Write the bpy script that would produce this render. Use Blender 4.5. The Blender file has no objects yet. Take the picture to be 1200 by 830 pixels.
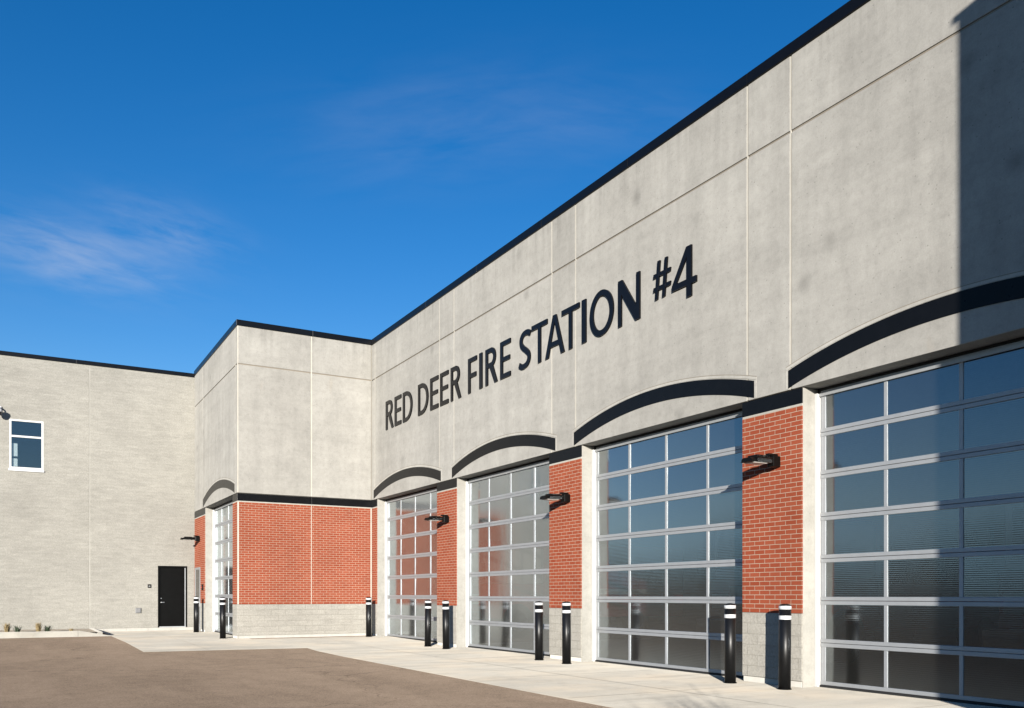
import bpy, bmesh, math, random
from mathutils import Vector, Matrix
R = math.radians
random.seed(7)
S = bpy.context.scene
C = S.collection

# ------------------------------------------------------------------ camera, sky, sun, exposure
SUN_EL = 9.3
SUN_TRAVEL = Vector((0.542, 0.840, 0.0)).normalized()
cam_d = bpy.data.cameras.new('camera')
cam_d.sensor_width = 36.0
cam_d.lens = 36.0 * 1031 / 1200
cam_d.shift_y = (698 - 415) / 1200
cam_d.clip_end = 4000
cam_d.clip_start = 0.05
cam = bpy.data.objects.new('camera', cam_d)
C.objects.link(cam)
cam.location = (0, 0, 1.32)
cam.rotation_euler = (R(90), 0, -math.atan2(0.4950, 0.8689))
S.camera = cam

W = bpy.data.worlds.new('World')
S.world = W
W.use_nodes = True
wn, wl = W.node_tree.nodes, W.node_tree.links
wn.clear()
w_out = wn.new('ShaderNodeOutputWorld')
w_bg = wn.new('ShaderNodeBackground')
w_bg.inputs['Strength'].default_value = 0.10
sky = wn.new('ShaderNodeTexSky')
sky.sky_type = 'NISHITA'
sky.sun_disc = False
sky.sun_elevation = R(SUN_EL)
sky.sun_rotation = math.atan2(-SUN_TRAVEL.x, -SUN_TRAVEL.y)
sky.altitude = 800
sky.air_density = 1.0
sky.dust_density = 0.3
sky.ozone_density = 3.0
hue = wn.new('ShaderNodeHueSaturation')
hue.inputs['Hue'].default_value = 0.508
hue.inputs['Saturation'].default_value = 1.28
hue.inputs['Value'].default_value = 1.0
wl.new(sky.outputs['Color'], hue.inputs['Color'])
# thin cirrus wisps: two soft patches of stretched noise in real sky directions
tc = wn.new('ShaderNodeTexCoord')
def wmath(op, a, b=None, clamp=False):
    n = wn.new('ShaderNodeMath'); n.operation = op; n.use_clamp = clamp
    for i, v in enumerate((a, b)):
        if v is None: continue
        if isinstance(v, (int, float)): n.inputs[i].default_value = v
        else: wl.new(v, n.inputs[i])
    return n.outputs[0]
def wdot(vec):
    n = wn.new('ShaderNodeVectorMath'); n.operation = 'DOT_PRODUCT'
    nn = wn.new('ShaderNodeVectorMath'); nn.operation = 'NORMALIZE'
    wl.new(tc.outputs['Generated'], nn.inputs[0])
    wl.new(nn.outputs[0], n.inputs[0]); n.inputs[1].default_value = vec
    return n.outputs['Value']
def cam_dir(u, v):
    a = (u - 600) / 1031; e = (698 - v) / 1031
    return Vector((.8689 * a + .4950, -.4951 * a + .8689, e)).normalized()
def wisp(u, v, du, dv, tilt, power, seed):
    c = cam_dir(u, v)
    ax = (cam_dir(u + 60, v + 60 * tilt) - c); ax = (ax - c * ax.dot(c)).normalized()
    ay = c.cross(ax).normalized()
    sx = wmath('MULTIPLY', wdot(ax), 1031 / du); sy = wmath('MULTIPLY', wdot(ay), 1031 / dv)
    front = wmath('GREATER_THAN', wdot(c), 0.2)
    g = wmath('ADD', wmath('MULTIPLY', sx, sx), wmath('MULTIPLY', sy, sy))
    g = wmath('POWER', 2.718, wmath('MULTIPLY', g, -1.0))
    comb = wn.new('ShaderNodeCombineXYZ')
    wl.new(wmath('MULTIPLY', sx, 1.0), comb.inputs[0]); wl.new(wmath('MULTIPLY', sy, 1.5), comb.inputs[1])
    comb.inputs[2].default_value = seed
    nz = wn.new('ShaderNodeTexNoise'); nz.inputs['Scale'].default_value = 1.1
    nz.inputs['Detail'].default_value = 9; nz.inputs['Roughness'].default_value = 0.56
    nz.inputs['Distortion'].default_value = 0.25
    wl.new(comb.outputs[0], nz.inputs['Vector'])
    m = wmath('MULTIPLY', wmath('SUBTRACT', nz.outputs['Fac'], 0.36), 2.6, True)
    return wmath('MULTIPLY', wmath('MULTIPLY', wmath('MULTIPLY', g, m), power), front)
wsum = wmath('ADD', wmath('ADD', wisp(90, 300, 84, 30, .22, .46, 3.1), wisp(200, 272, 62, 26, .3, .26, 8.7)),
             wmath('ADD', wisp(520, 150, 150, 50, -.1, .11, 1.7), wisp(700, 140, 120, 40, .1, .07, 5.2)), True)
mix = wn.new('ShaderNodeMix'); mix.data_type = 'RGBA'
wl.new(wsum, mix.inputs[0])
sepz = wn.new('ShaderNodeSeparateXYZ'); nrm = wn.new('ShaderNodeVectorMath'); nrm.operation = 'NORMALIZE'
wl.new(tc.outputs['Generated'], nrm.inputs[0]); wl.new(nrm.outputs[0], sepz.inputs[0])
hz = wmath('MULTIPLY', wmath('POWER', wmath('SUBTRACT', 1.0, wmath('ABSOLUTE', sepz.outputs['Z'])), 9.0), .85)
hmix = wn.new('ShaderNodeMix'); hmix.data_type = 'RGBA'
wl.new(hz, hmix.inputs[0]); wl.new(hue.outputs['Color'], hmix.inputs[6]); hmix.inputs[7].default_value = (3.1, 4.2, 5.3, 1)
wl.new(hmix.outputs[2], mix.inputs[6])
mix.inputs[7].default_value = (3.3, 3.6, 4.3, 1)
wl.new(mix.outputs[2], w_bg.inputs['Color'])
wl.new(w_bg.outputs[0], w_out.inputs['Surface'])

sun_d = bpy.data.lights.new('sun', 'SUN')
sun_d.energy = 5.0
sun_d.angle = R(0.5)
sun_d.color = (1.0, 0.94, 0.86)
sun = bpy.data.objects.new('sun', sun_d)
C.objects.link(sun)
sv = Vector((SUN_TRAVEL.x * math.cos(R(SUN_EL)), SUN_TRAVEL.y * math.cos(R(SUN_EL)), -math.sin(R(SUN_EL))))
sun.rotation_euler = sv.to_track_quat('-Z', 'Y').to_euler()
sun.location = (-20, -30, 20)

S.view_settings.view_transform = 'Standard'
S.view_settings.look = 'None'
S.view_settings.gamma = 1.0
S.view_settings.use_curve_mapping = False
S.view_settings.exposure = 0.8
S.cycles.max_bounces = 8
S.cycles.transparent_max_bounces = 16
S.cycles.use_denoising = True
S.cycles.sample_clamp_indirect = 4.0

# ------------------------------------------------------------------ materials
class NT:
    def __init__(s, name):
        s.m = bpy.data.materials.new(name); s.m.use_nodes = True
        s.n, s.l = s.m.node_tree.nodes, s.m.node_tree.links
        s.n.clear()
        s.out = s.n.new('ShaderNodeOutputMaterial')
        s.tc = s.n.new('ShaderNodeTexCoord')
    def set(s, sock, v):
        if isinstance(v, (int, float)): sock.default_value = v
        elif isinstance(v, (tuple, list)): sock.default_value = tuple(v) + ((1,) if len(v) == 3 and sock.type == 'RGBA' else ())
        elif v is not None: s.l.new(v, sock)
    def math(s, op, a, b=None, c=None, clamp=False):
        n = s.n.new('ShaderNodeMath'); n.operation = op; n.use_clamp = clamp
        for i, v in enumerate((a, b, c)): s.set(n.inputs[i], v)
        return n.outputs[0]
    def mapping(s, vec, scale=(1, 1, 1), loc=(0, 0, 0)):
        n = s.n.new('ShaderNodeMapping'); s.l.new(vec, n.inputs['Vector'])
        n.inputs['Scale'].default_value = scale; n.inputs['Location'].default_value = loc
        return n.outputs[0]
    def noise(s, vec, scale, detail=4, rough=.5, dist=0):
        n = s.n.new('ShaderNodeTexNoise'); s.l.new(vec, n.inputs['Vector'])
        n.inputs['Scale'].default_value = scale; n.inputs['Detail'].default_value = detail
        n.inputs['Roughness'].default_value = rough; n.inputs['Distortion'].default_value = dist
        return n.outputs['Fac']
    def ramp(s, fac, stops):
        n = s.n.new('ShaderNodeValToRGB'); s.l.new(fac, n.inputs[0])
        e = n.color_ramp.elements
        while len(e) < len(stops): e.new(.5)
        for i, (p, c) in enumerate(stops):
            e[i].position = p
            e[i].color = (c, c, c, 1) if isinstance(c, (int, float)) else tuple(c) + (1,)
        return n.outputs[0]
    def mix(s, fac, a, b, mode='MIX'):
        n = s.n.new('ShaderNodeMix'); n.data_type = 'RGBA'; n.blend_type = mode
        s.set(n.inputs[0], fac); s.set(n.inputs[6], a); s.set(n.inputs[7], b)
        return n.outputs[2]
    def bump(s, h, strength=.3, dist=.01, normal=None):
        n = s.n.new('ShaderNodeBump'); s.l.new(h, n.inputs['Height'])
        n.inputs['Strength'].default_value = strength; n.inputs['Distance'].default_value = dist
        if normal: s.l.new(normal, n.inputs['Normal'])
        return n.outputs[0]
    def diffuse(s, col, normal=None, rough=1.0):
        n = s.n.new('ShaderNodeBsdfDiffuse'); s.set(n.inputs['Color'], col); n.inputs['Roughness'].default_value = rough
        if normal: s.l.new(normal, n.inputs['Normal'])
        return n.outputs[0]
    def pbr(s, col, rough=.5, metal=0, normal=None, spec=.5):
        n = s.n.new('ShaderNodeBsdfPrincipled')
        s.set(n.inputs['Base Color'], col); s.set(n.inputs['Roughness'], rough); s.set(n.inputs['Metallic'], metal)
        n.inputs['Specular IOR Level'].default_value = spec
        if normal: s.l.new(normal, n.inputs['Normal'])
        return n.outputs[0]
    def done(s, sh):
        s.l.new(sh, s.out.inputs['Surface']); return s.m
    @property
    def obj(s): return s.tc.outputs['Object']
    @property
    def uv(s): return s.tc.outputs['UV']
    def rnd(s):
        return s.n.new('ShaderNodeObjectInfo').outputs['Random']

def concrete_mat(name, base, spots=1.0, vary=.10):
    t = NT(name)
    o = t.obj
    big = t.ramp(t.noise(o, .55, 5, .6, .6), [(.3, .91), (.7, 1.06)])
    streak = t.ramp(t.noise(t.mapping(o, (2.2, 2.2, .16)), 1.0, 5, .6), [(.3, .90), (.7, 1.06)])
    mid = t.ramp(t.noise(o, 3.2, 6, .65), [(.3, .93), (.7, 1.05)])
    fine = t.ramp(t.noise(o, 46, 3, .7), [(.25, .91), (.75, 1.06)])
    blot = t.ramp(t.noise(o, 9, 5, .7, .3), [(.30, .90), (.5, 1.0), (.72, 1.05)])
    smear = t.ramp(t.noise(t.mapping(o, (.35, .35, 2.6)), 1.0, 6, .7, .4), [(.32, .93), (.55, 1.02), (.7, 1.04)])
    # run-off grime below the coping: narrow vertical streaks fading downwards
    sz = t.n.new('ShaderNodeSeparateXYZ'); t.l.new(o, sz.inputs[0])
    low = t.math('MULTIPLY', t.math('SUBTRACT', sz.outputs['Z'], 7.9), .8, None, True)
    run = t.math('MULTIPLY', t.ramp(t.noise(t.mapping(o, (5.5, 5.5, .10)), 1.0, 4, .65), [(.5, 0.0), (.75, .28)]), t.math('MULTIPLY', low, low))
    # scattered darker tie marks and pock holes
    v = t.n.new('ShaderNodeTexVoronoi'); v.feature = 'F1'
    t.l.new(t.mapping(o, (.9, .9, .8)), v.inputs['Vector']); v.inputs['Scale'].default_value = 1.0
    spot = t.ramp(v.outputs['Distance'], [(.02, 1 - .24 * spots), (.15, 1.0)])
    v2 = t.n.new('ShaderNodeTexVoronoi'); v2.feature = 'F1'
    t.l.new(o, v2.inputs['Vector']); v2.inputs['Scale'].default_value = 9.0
    pock = t.ramp(v2.outputs['Distance'], [(.05, 1 - .30 * spots), (.11, 1.0)])
    rust = t.ramp(t.noise(t.mapping(o, (1.6, 1.6, .5), (3.3, 9.1, 1.7)), 1.0, 4, .6), [(.68, 0.0), (.82, .22)])
    col = t.mix(1, base, big, 'MULTIPLY')
    for k in (streak, mid, fine, blot, smear, spot, pock, t.math('SUBTRACT', 1.0, run)):
        col = t.mix(1, col, k, 'MULTIPLY')
    col = t.mix(rust, col, (.36, .27, .17))
    tone = t.math('MULTIPLY_ADD', t.rnd(), vary, 1 - vary / 2)
    col = t.mix(1, col, tone, 'MULTIPLY')
    h = t.math('ADD', t.noise(o, 60, 4, .7), t.math('MULTIPLY', t.noise(o, 3.0, 3, .5), 1.5))
    return t.done(t.diffuse(col, t.bump(h, .35, .004), .25))

M = {}
M['precast'] = concrete_mat('precast_concrete', (.345, .333, .302))
M['concrete_trim'] = concrete_mat('concrete_trim', (.41, .395, .355), .4, .04)
M['jamb'] = concrete_mat('concrete_jamb', (.33, .318, .285), .6, .04)

def plain(name, col, rough=.5, metal=0, spec=.5, bump=0, bs=200, vary=.0):
    t = NT(name)
    c = col
    if vary:
        f = t.ramp(t.noise(t.obj, 7, 5, .65), [(.3, 1 - vary), (.7, 1 + vary)])
        c = t.mix(1, col, f, 'MULTIPLY')
    rg = rough
    if rough > .15:
        rg = t.math('MULTIPLY_ADD', t.noise(t.obj, 9, 4, .6), .16, rough - .08)
    nm = t.bump(t.noise(t.obj, bs, 3, .6), bump, .003) if bump else None
    return t.done(t.pbr(c, rg, metal, nm, spec))

M['caulk'] = plain('joint_sealant', (.46, .43, .365), .8, vary=.08)
M['caulk_dark'] = plain('shadowed_joint_sealant', (.22, .19, .15), .9)  # groove shade put into the sealant colour; pavement joints share the dark tone
M['band'] = plain('black_band_coating', (.005, .0052, .006), .30, 0, .16, bump=.10, bs=120, vary=.15)
M['coping'] = plain('black_coping_metal', (.004, .0045, .006), .30, 0, .18, vary=.1)
M['letter'] = plain('black_letter_paint', (.005, .005, .006), .30, 0, .22, vary=.1)
M['bollard'] = plain('black_bollard_paint', (.006, .006, .006), .40, 0, .4, bump=.06, bs=60, vary=.25)
M['reflective'] = plain('white_reflective_tape', (.56, .57, .57), .5, vary=.04)
M['dark_metal'] = plain('dark_bronze_metal', (.004, .0038, .0036), .4, 0, .15, vary=.15)
M['aluminium'] = plain('satin_aluminium', (.36, .37, .375), .5, .3, vary=.05)
M['white_metal'] = plain('white_painted_metal', (.56, .56, .545), .45, vary=.03)
M['rubber'] = plain('black_rubber', (.015, .015, .015), .8)
M['black_door'] = plain('black_door_paint', (.004, .004, .0038), .35, 0, .1, bump=.03, bs=15, vary=.2)
M['steel'] = plain('brushed_steel', (.62, .62, .62), .28, 1.0)
M['grey_box'] = plain('grey_cast_box', (.20, .20, .20), .5, .3, vary=.15)
M['lens'] = plain('frosted_lamp_lens', (.62, .60, .55), .35)
M['interior'] = plain('painted_interior_block', (.30, .30, .29), .85, vary=.08)
M['interior_floor'] = plain('sealed_bay_floor', (.20, .195, .185), .4, vary=.12)
M['engine_red'] = plain('red_engine_paint', (.42, .022, .018), .22, vary=.06)
M['engine_white'] = plain('white_engine_paint', (.80, .79, .76), .25, vary=.03)
M['chrome'] = plain('chrome_trim', (.75, .75, .76), .12, 1.0)
M['black_glass'] = plain('dark_windscreen', (.012, .014, .016), .06)
M['amber'] = plain('amber_lens', (.7, .25, .02), .2)

def brick_mat():
    t = NT('red_brick_facing')
    uv = t.mapping(t.uv, (1, 1, 1), (0, -1.06 + 40 * .0675, 0))
    b = t.n.new('ShaderNodeTexBrick'); t.l.new(uv, b.inputs['Vector'])
    b.inputs['Scale'].default_value = 1.0
    b.inputs['Brick Width'].default_value = .2035
    b.inputs['Row Height'].default_value = .0675
    b.inputs['Mortar Size'].default_value = .0047
    b.inputs['Mortar Smooth'].default_value = .15
    b.inputs['Bias'].default_value = 0
    b.inputs['Color1'].default_value = (.275, .072, .038, 1)
    b.inputs['Color2'].default_value = (.240, .056, .029, 1)
    b.inputs['Mortar'].default_value = (.40, .31, .235, 1)
    o = t.obj
    big = t.ramp(t.noise(o, .9, 4, .6), [(.3, .90), (.7, 1.08)])
    fine = t.ramp(t.noise(o, 70, 4, .7), [(.25, .86), (.75, 1.12)])
    col = t.mix(1, t.mix(1, b.outputs['Color'], big, 'MULTIPLY'), fine, 'MULTIPLY')
    h = t.math('ADD', t.math('MULTIPLY', b.outputs['Fac'], -1.0), t.math('MULTIPLY', t.noise(o, 120, 3, .7), .35))
    return t.done(t.diffuse(col, t.bump(h, .8, .004), .3))
M['brick'] = brick_mat()

def block_mat(name, base, w, hgt, zoff, groove, rough_b):
    t = NT(name)
    uv = t.mapping(t.uv, (1, 1, 1), (0, -zoff + 40 * hgt, 0))
    b = t.n.new('ShaderNodeTexBrick'); t.l.new(uv, b.inputs['Vector'])
    b.inputs['Scale'].default_value = 1.0
    b.inputs['Brick Width'].default_value = w
    b.inputs['Row Height'].default_value = hgt
    b.inputs['Mortar Size'].default_value = .005
    b.inputs['Mortar Smooth'].default_value = .6
    b.inputs['Color1'].default_value = (1.03, 1.03, 1.03, 1)
    b.inputs['Color2'].default_value = (.97, .97, .97, 1)
    b.inputs['Mortar'].default_value = (groove, groove, groove * .97, 1)
    o = t.obj
    big = t.ramp(t.noise(o, .4, 5, .6, .4), [(.3, .88), (.7, 1.08)])
    lay = t.ramp(t.noise(t.mapping(o, (2.6, 2.6, 10)), 1.0, 5, .7), [(.3, .88), (.7, 1.07)])
    fine = t.ramp(t.noise(o, 30, 6, .8), [(.28, .74), (.72, 1.2)])
    col = t.mix(1, base, b.outputs['Color'], 'MULTIPLY')
    for k in (big, lay, fine): col = t.mix(1, col, k, 'MULTIPLY')
    h = t.math('ADD', t.math('MULTIPLY', b.outputs['Fac'], -.8), t.noise(o, 14, 8, .72))
    h = t.math('ADD', h, t.math('MULTIPLY', t.noise(t.mapping(o, (2.5, 2.5, 10)), 1.0, 4, .6), .6))
    return t.done(t.diffuse(col, t.bump(h, rough_b, .022), .3))
M['block_base'] = block_mat('split_face_base_block', (.355, .338, .298), .405, .1613, .092, .87, .6)
M['block_wall'] = block_mat('split_face_wall_block', (.325, .313, .278), .405, .1, .2, .93, .34)

def foundation_mat():
    t = NT('foundation_concrete')
    f = t.ramp(t.noise(t.obj, 5, 5, .6), [(.3, .9), (.7, 1.06)])
    return t.done(t.diffuse(t.mix(1, (.47, .455, .415), f, 'MULTIPLY'), t.bump(t.noise(t.obj, 50, 3), .2, .004), .9))
M['foundation'] = foundation_mat()

def asphalt_mat():
    t = NT('worn_asphalt')
    o = t.obj
    big = t.ramp(t.noise(o, .22, 5, .6, .5), [(.3, .90), (.7, 1.08)])
    lane = t.ramp(t.noise(t.mapping(o, (.55, .12, 1)), 1.0, 4, .6), [(.3, .87), (.7, 1.10)])
    mid = t.ramp(t.noise(o, 2.6, 5, .65), [(.3, .90), (.7, 1.08)])
    v = t.n.new('ShaderNodeTexVoronoi'); t.l.new(o, v.inputs['Vector']); v.inputs['Scale'].default_value = 75
    agg = t.ramp(v.outputs['Color'], [(0, .70), (1, 1.35)])
    oil = t.ramp(t.noise(o, .8, 3, .5), [(.68, 1.0), (.80, .86)])
    pat = t.ramp(t.noise(t.mapping(o, (.9, .25, 1), (7, 3, 0)), 1.0, 6, .7, 1.2), [(.36, .92), (.5, 1.0), (.66, 1.05)])
    vc = t.n.new('ShaderNodeTexVoronoi'); vc.feature = 'DISTANCE_TO_EDGE'; vc.inputs['Scale'].default_value = .16
    wp = t.n.new('ShaderNodeTexNoise'); wp.inputs['Scale'].default_value = 1.1; wp.inputs['Detail'].default_value = 5; t.l.new(o, wp.inputs['Vector'])
    wv = t.n.new('ShaderNodeVectorMath'); wv.operation = 'MULTIPLY_ADD'; t.l.new(wp.outputs['Color'], wv.inputs[0]); wv.inputs[1].default_value = (1.4, 1.4, 0); t.l.new(o, wv.inputs[2])
    t.l.new(wv.outputs[0], vc.inputs['Vector'])
    crack = t.ramp(vc.outputs['Distance'], [(.0006, .70), (.0018, 1.0)])
    col = t.mix(1, (.180, .138, .103), big, 'MULTIPLY')
    for k in (lane, mid, agg, oil, pat, crack): col = t.mix(1, col, k, 'MULTIPLY')
    h = t.math('ADD', t.math('MULTIPLY', v.outputs['Distance'], .6), t.noise(o, 150, 3, .7))
    return t.done(t.diffuse(col, t.bump(h, .6, .006), 1.0))
M['asphalt'] = asphalt_mat()

def slab_mat(name, base):
    t = NT(name)
    o = t.obj
    big = t.ramp(t.noise(o, .35, 5, .6, .5), [(.3, .84), (.7, 1.08)])
    streak = t.ramp(t.noise(t.mapping(o, (.25, 1.3, 1)), 1.0, 5, .6, .4), [(.3, .86), (.7, 1.06)])
    warm = t.ramp(t.noise(t.mapping(o, (.6, .6, 1), (4, 2, 0)), 1.0, 4, .6), [(.45, 0.0), (.8, .45)])
    broom = t.ramp(t.noise(t.mapping(o, (3, 160, 1)), 1.0, 3, .6), [(.3, .95), (.7, 1.04)])
    fine = t.ramp(t.noise(o, 90, 3, .7), [(.25, .92), (.75, 1.06)])
    st = t.ramp(t.noise(o, 1.7, 6, .7, .6), [(.30, .84), (.48, 1.0)])
    tyre = t.ramp(t.noise(t.mapping(o, (.16, 2.4, 1), (1, 5, 0)), 1.0, 3, .55, .3), [(.60, 1.0), (.72, .84)])
    sp = t.ramp(t.noise(o, 24, 4, .75), [(.30, .84), (.42, 1.0)])
    col = t.mix(1, base, big, 'MULTIPLY')
    for k in (streak, broom, fine, st, tyre, sp): col = t.mix(1, col, k, 'MULTIPLY')
    col = t.mix(warm, col, (.50, .41, .30))
    h = t.math('ADD', t.noise(o, 110, 3, .7), t.noise(t.mapping(o, (3, 160, 1)), 1.0, 3, .6))
    return t.done(t.diffuse(col, t.bump(h, .3, .003), 1.0))
M['slab'] = slab_mat('broomed_apron_concrete', (.335, .315, .272))
M['curb'] = slab_mat('curb_concrete', (.46, .44, .39))

def soil_mat(name, a, b, sc):
    t = NT(name)
    f = t.noise(t.obj, sc, 8, .7)
    return t.done(t.diffuse(t.ramp(f, [(.3, a), (.7, b)]), t.bump(f, .8, .03), 1.0))
M['gravel'] = soil_mat('planting_bed_gravel', (.20, .17, .13), (.36, .32, .26), 22)
M['prairie'] = soil_mat('dry_prairie_ground', (.16, .12, .06), (.26, .20, .11), 1.2)

def glazing_mat():
    t = NT('ribbed_polycarbonate')
    lw = t.n.new('ShaderNodeLayerWeight'); lw.inputs['Blend'].default_value = .5
    fac = t.math('MULTIPLY_ADD', t.math('POWER', lw.outputs['Facing'], 1.9), 1.0, .20, True)
    sep = t.n.new('ShaderNodeSeparateXYZ'); t.l.new(t.obj, sep.inputs[0])
    wave = t.math('MULTIPLY_ADD', t.math('SINE', t.math('MULTIPLY', sep.outputs['Z'], 2 * math.pi / .026)), .5, .5)
    wob = t.noise(t.mapping(t.obj, (.9, .9, .35)), 1.4, 3, .5)
    h = t.math('ADD', t.math('MULTIPLY', wave, .00035), t.math('MULTIPLY', wob, .010))
    nm = t.bump(h, .55, 1.0)
    gl = t.n.new('ShaderNodeBsdfGlossy'); gl.inputs['Roughness'].default_value = .11
    gl.inputs['Color'].default_value = (.84, .93, 1.0, 1); t.l.new(nm, gl.inputs['Normal'])
    tr = t.n.new('ShaderNodeBsdfTransparent'); tr.inputs['Color'].default_value = (.26, .265, .265, 1)
    tl = t.n.new('ShaderNodeBsdfTranslucent'); tl.inputs['Color'].default_value = (.6, .6, .57, 1)
    df = t.diffuse((.55, .54, .50), None, .5)
    hz = t.n.new('ShaderNodeMixShader'); hz.inputs[0].default_value = .5
    t.l.new(df, hz.inputs[1]); t.l.new(tl.outputs[0], hz.inputs[2])
    b = t.n.new('ShaderNodeMixShader')
    t.l.new(t.math('ADD', t.math('MULTIPLY_ADD', wave, .045, .012), t.math('MULTIPLY', t.math('POWER', lw.outputs['Facing'], 3.0), .55)), b.inputs[0])
    t.l.new(tr.outputs[0], b.inputs[1]); t.l.new(hz.outputs[0], b.inputs[2])
    o = t.n.new('ShaderNodeMixShader'); t.l.new(fac, o.inputs[0])
    t.l.new(b.outputs[0], o.inputs[1]); t.l.new(gl.outputs[0], o.inputs[2])
    return t.done(o.outputs[0])
M['glazing'] = glazing_mat()

def glass_mat():
    t = NT('window_glass')
    lw = t.n.new('ShaderNodeLayerWeight'); lw.inputs['Blend'].default_value = .5
    fac = t.math('MULTIPLY_ADD', t.math('POWER', lw.outputs['Facing'], 2.2), .8, .12, True)
    gl = t.n.new('ShaderNodeBsdfGlossy'); gl.inputs['Roughness'].default_value = .01
    nm = t.bump(t.noise(t.obj, .8, 2), .2, .01); t.l.new(nm, gl.inputs['Normal'])
    tr = t.n.new('ShaderNodeBsdfTransparent'); tr.inputs['Color'].default_value = (.78, .82, .84, 1)
    o = t.n.new('ShaderNodeMixShader'); t.l.new(fac, o.inputs[0])
    t.l.new(tr.outputs[0], o.inputs[1]); t.l.new(gl.outputs[0], o.inputs[2])
    return t.done(o.outputs[0])
M['glass'] = glass_mat()
M['room'] = plain('painted_room_wall', (.10, .11, .12), .9)
M['pane_reflection'] = plain('pale_window_reflection', (.85, .86, .80), .8)

def grass_mat(name, a, b):
    t = NT(name)
    f = t.noise(t.obj, 30, 3)
    return t.done(t.diffuse(t.ramp(f, [(.3, a), (.7, b)])))
M['dry_grass'] = grass_mat('dry_grass_blades', (.20, .15, .075), (.34, .27, .15))
M['green_plant'] = grass_mat('grey_green_leaves', (.035, .055, .035), (.09, .11, .07))
M['bark'] = grass_mat('grey_bark', (.10, .08, .06), (.17, .14, .11))
M['far_foliage'] = grass_mat('bare_tree_twigs', (.045, .038, .03), (.09, .075, .055))

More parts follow.
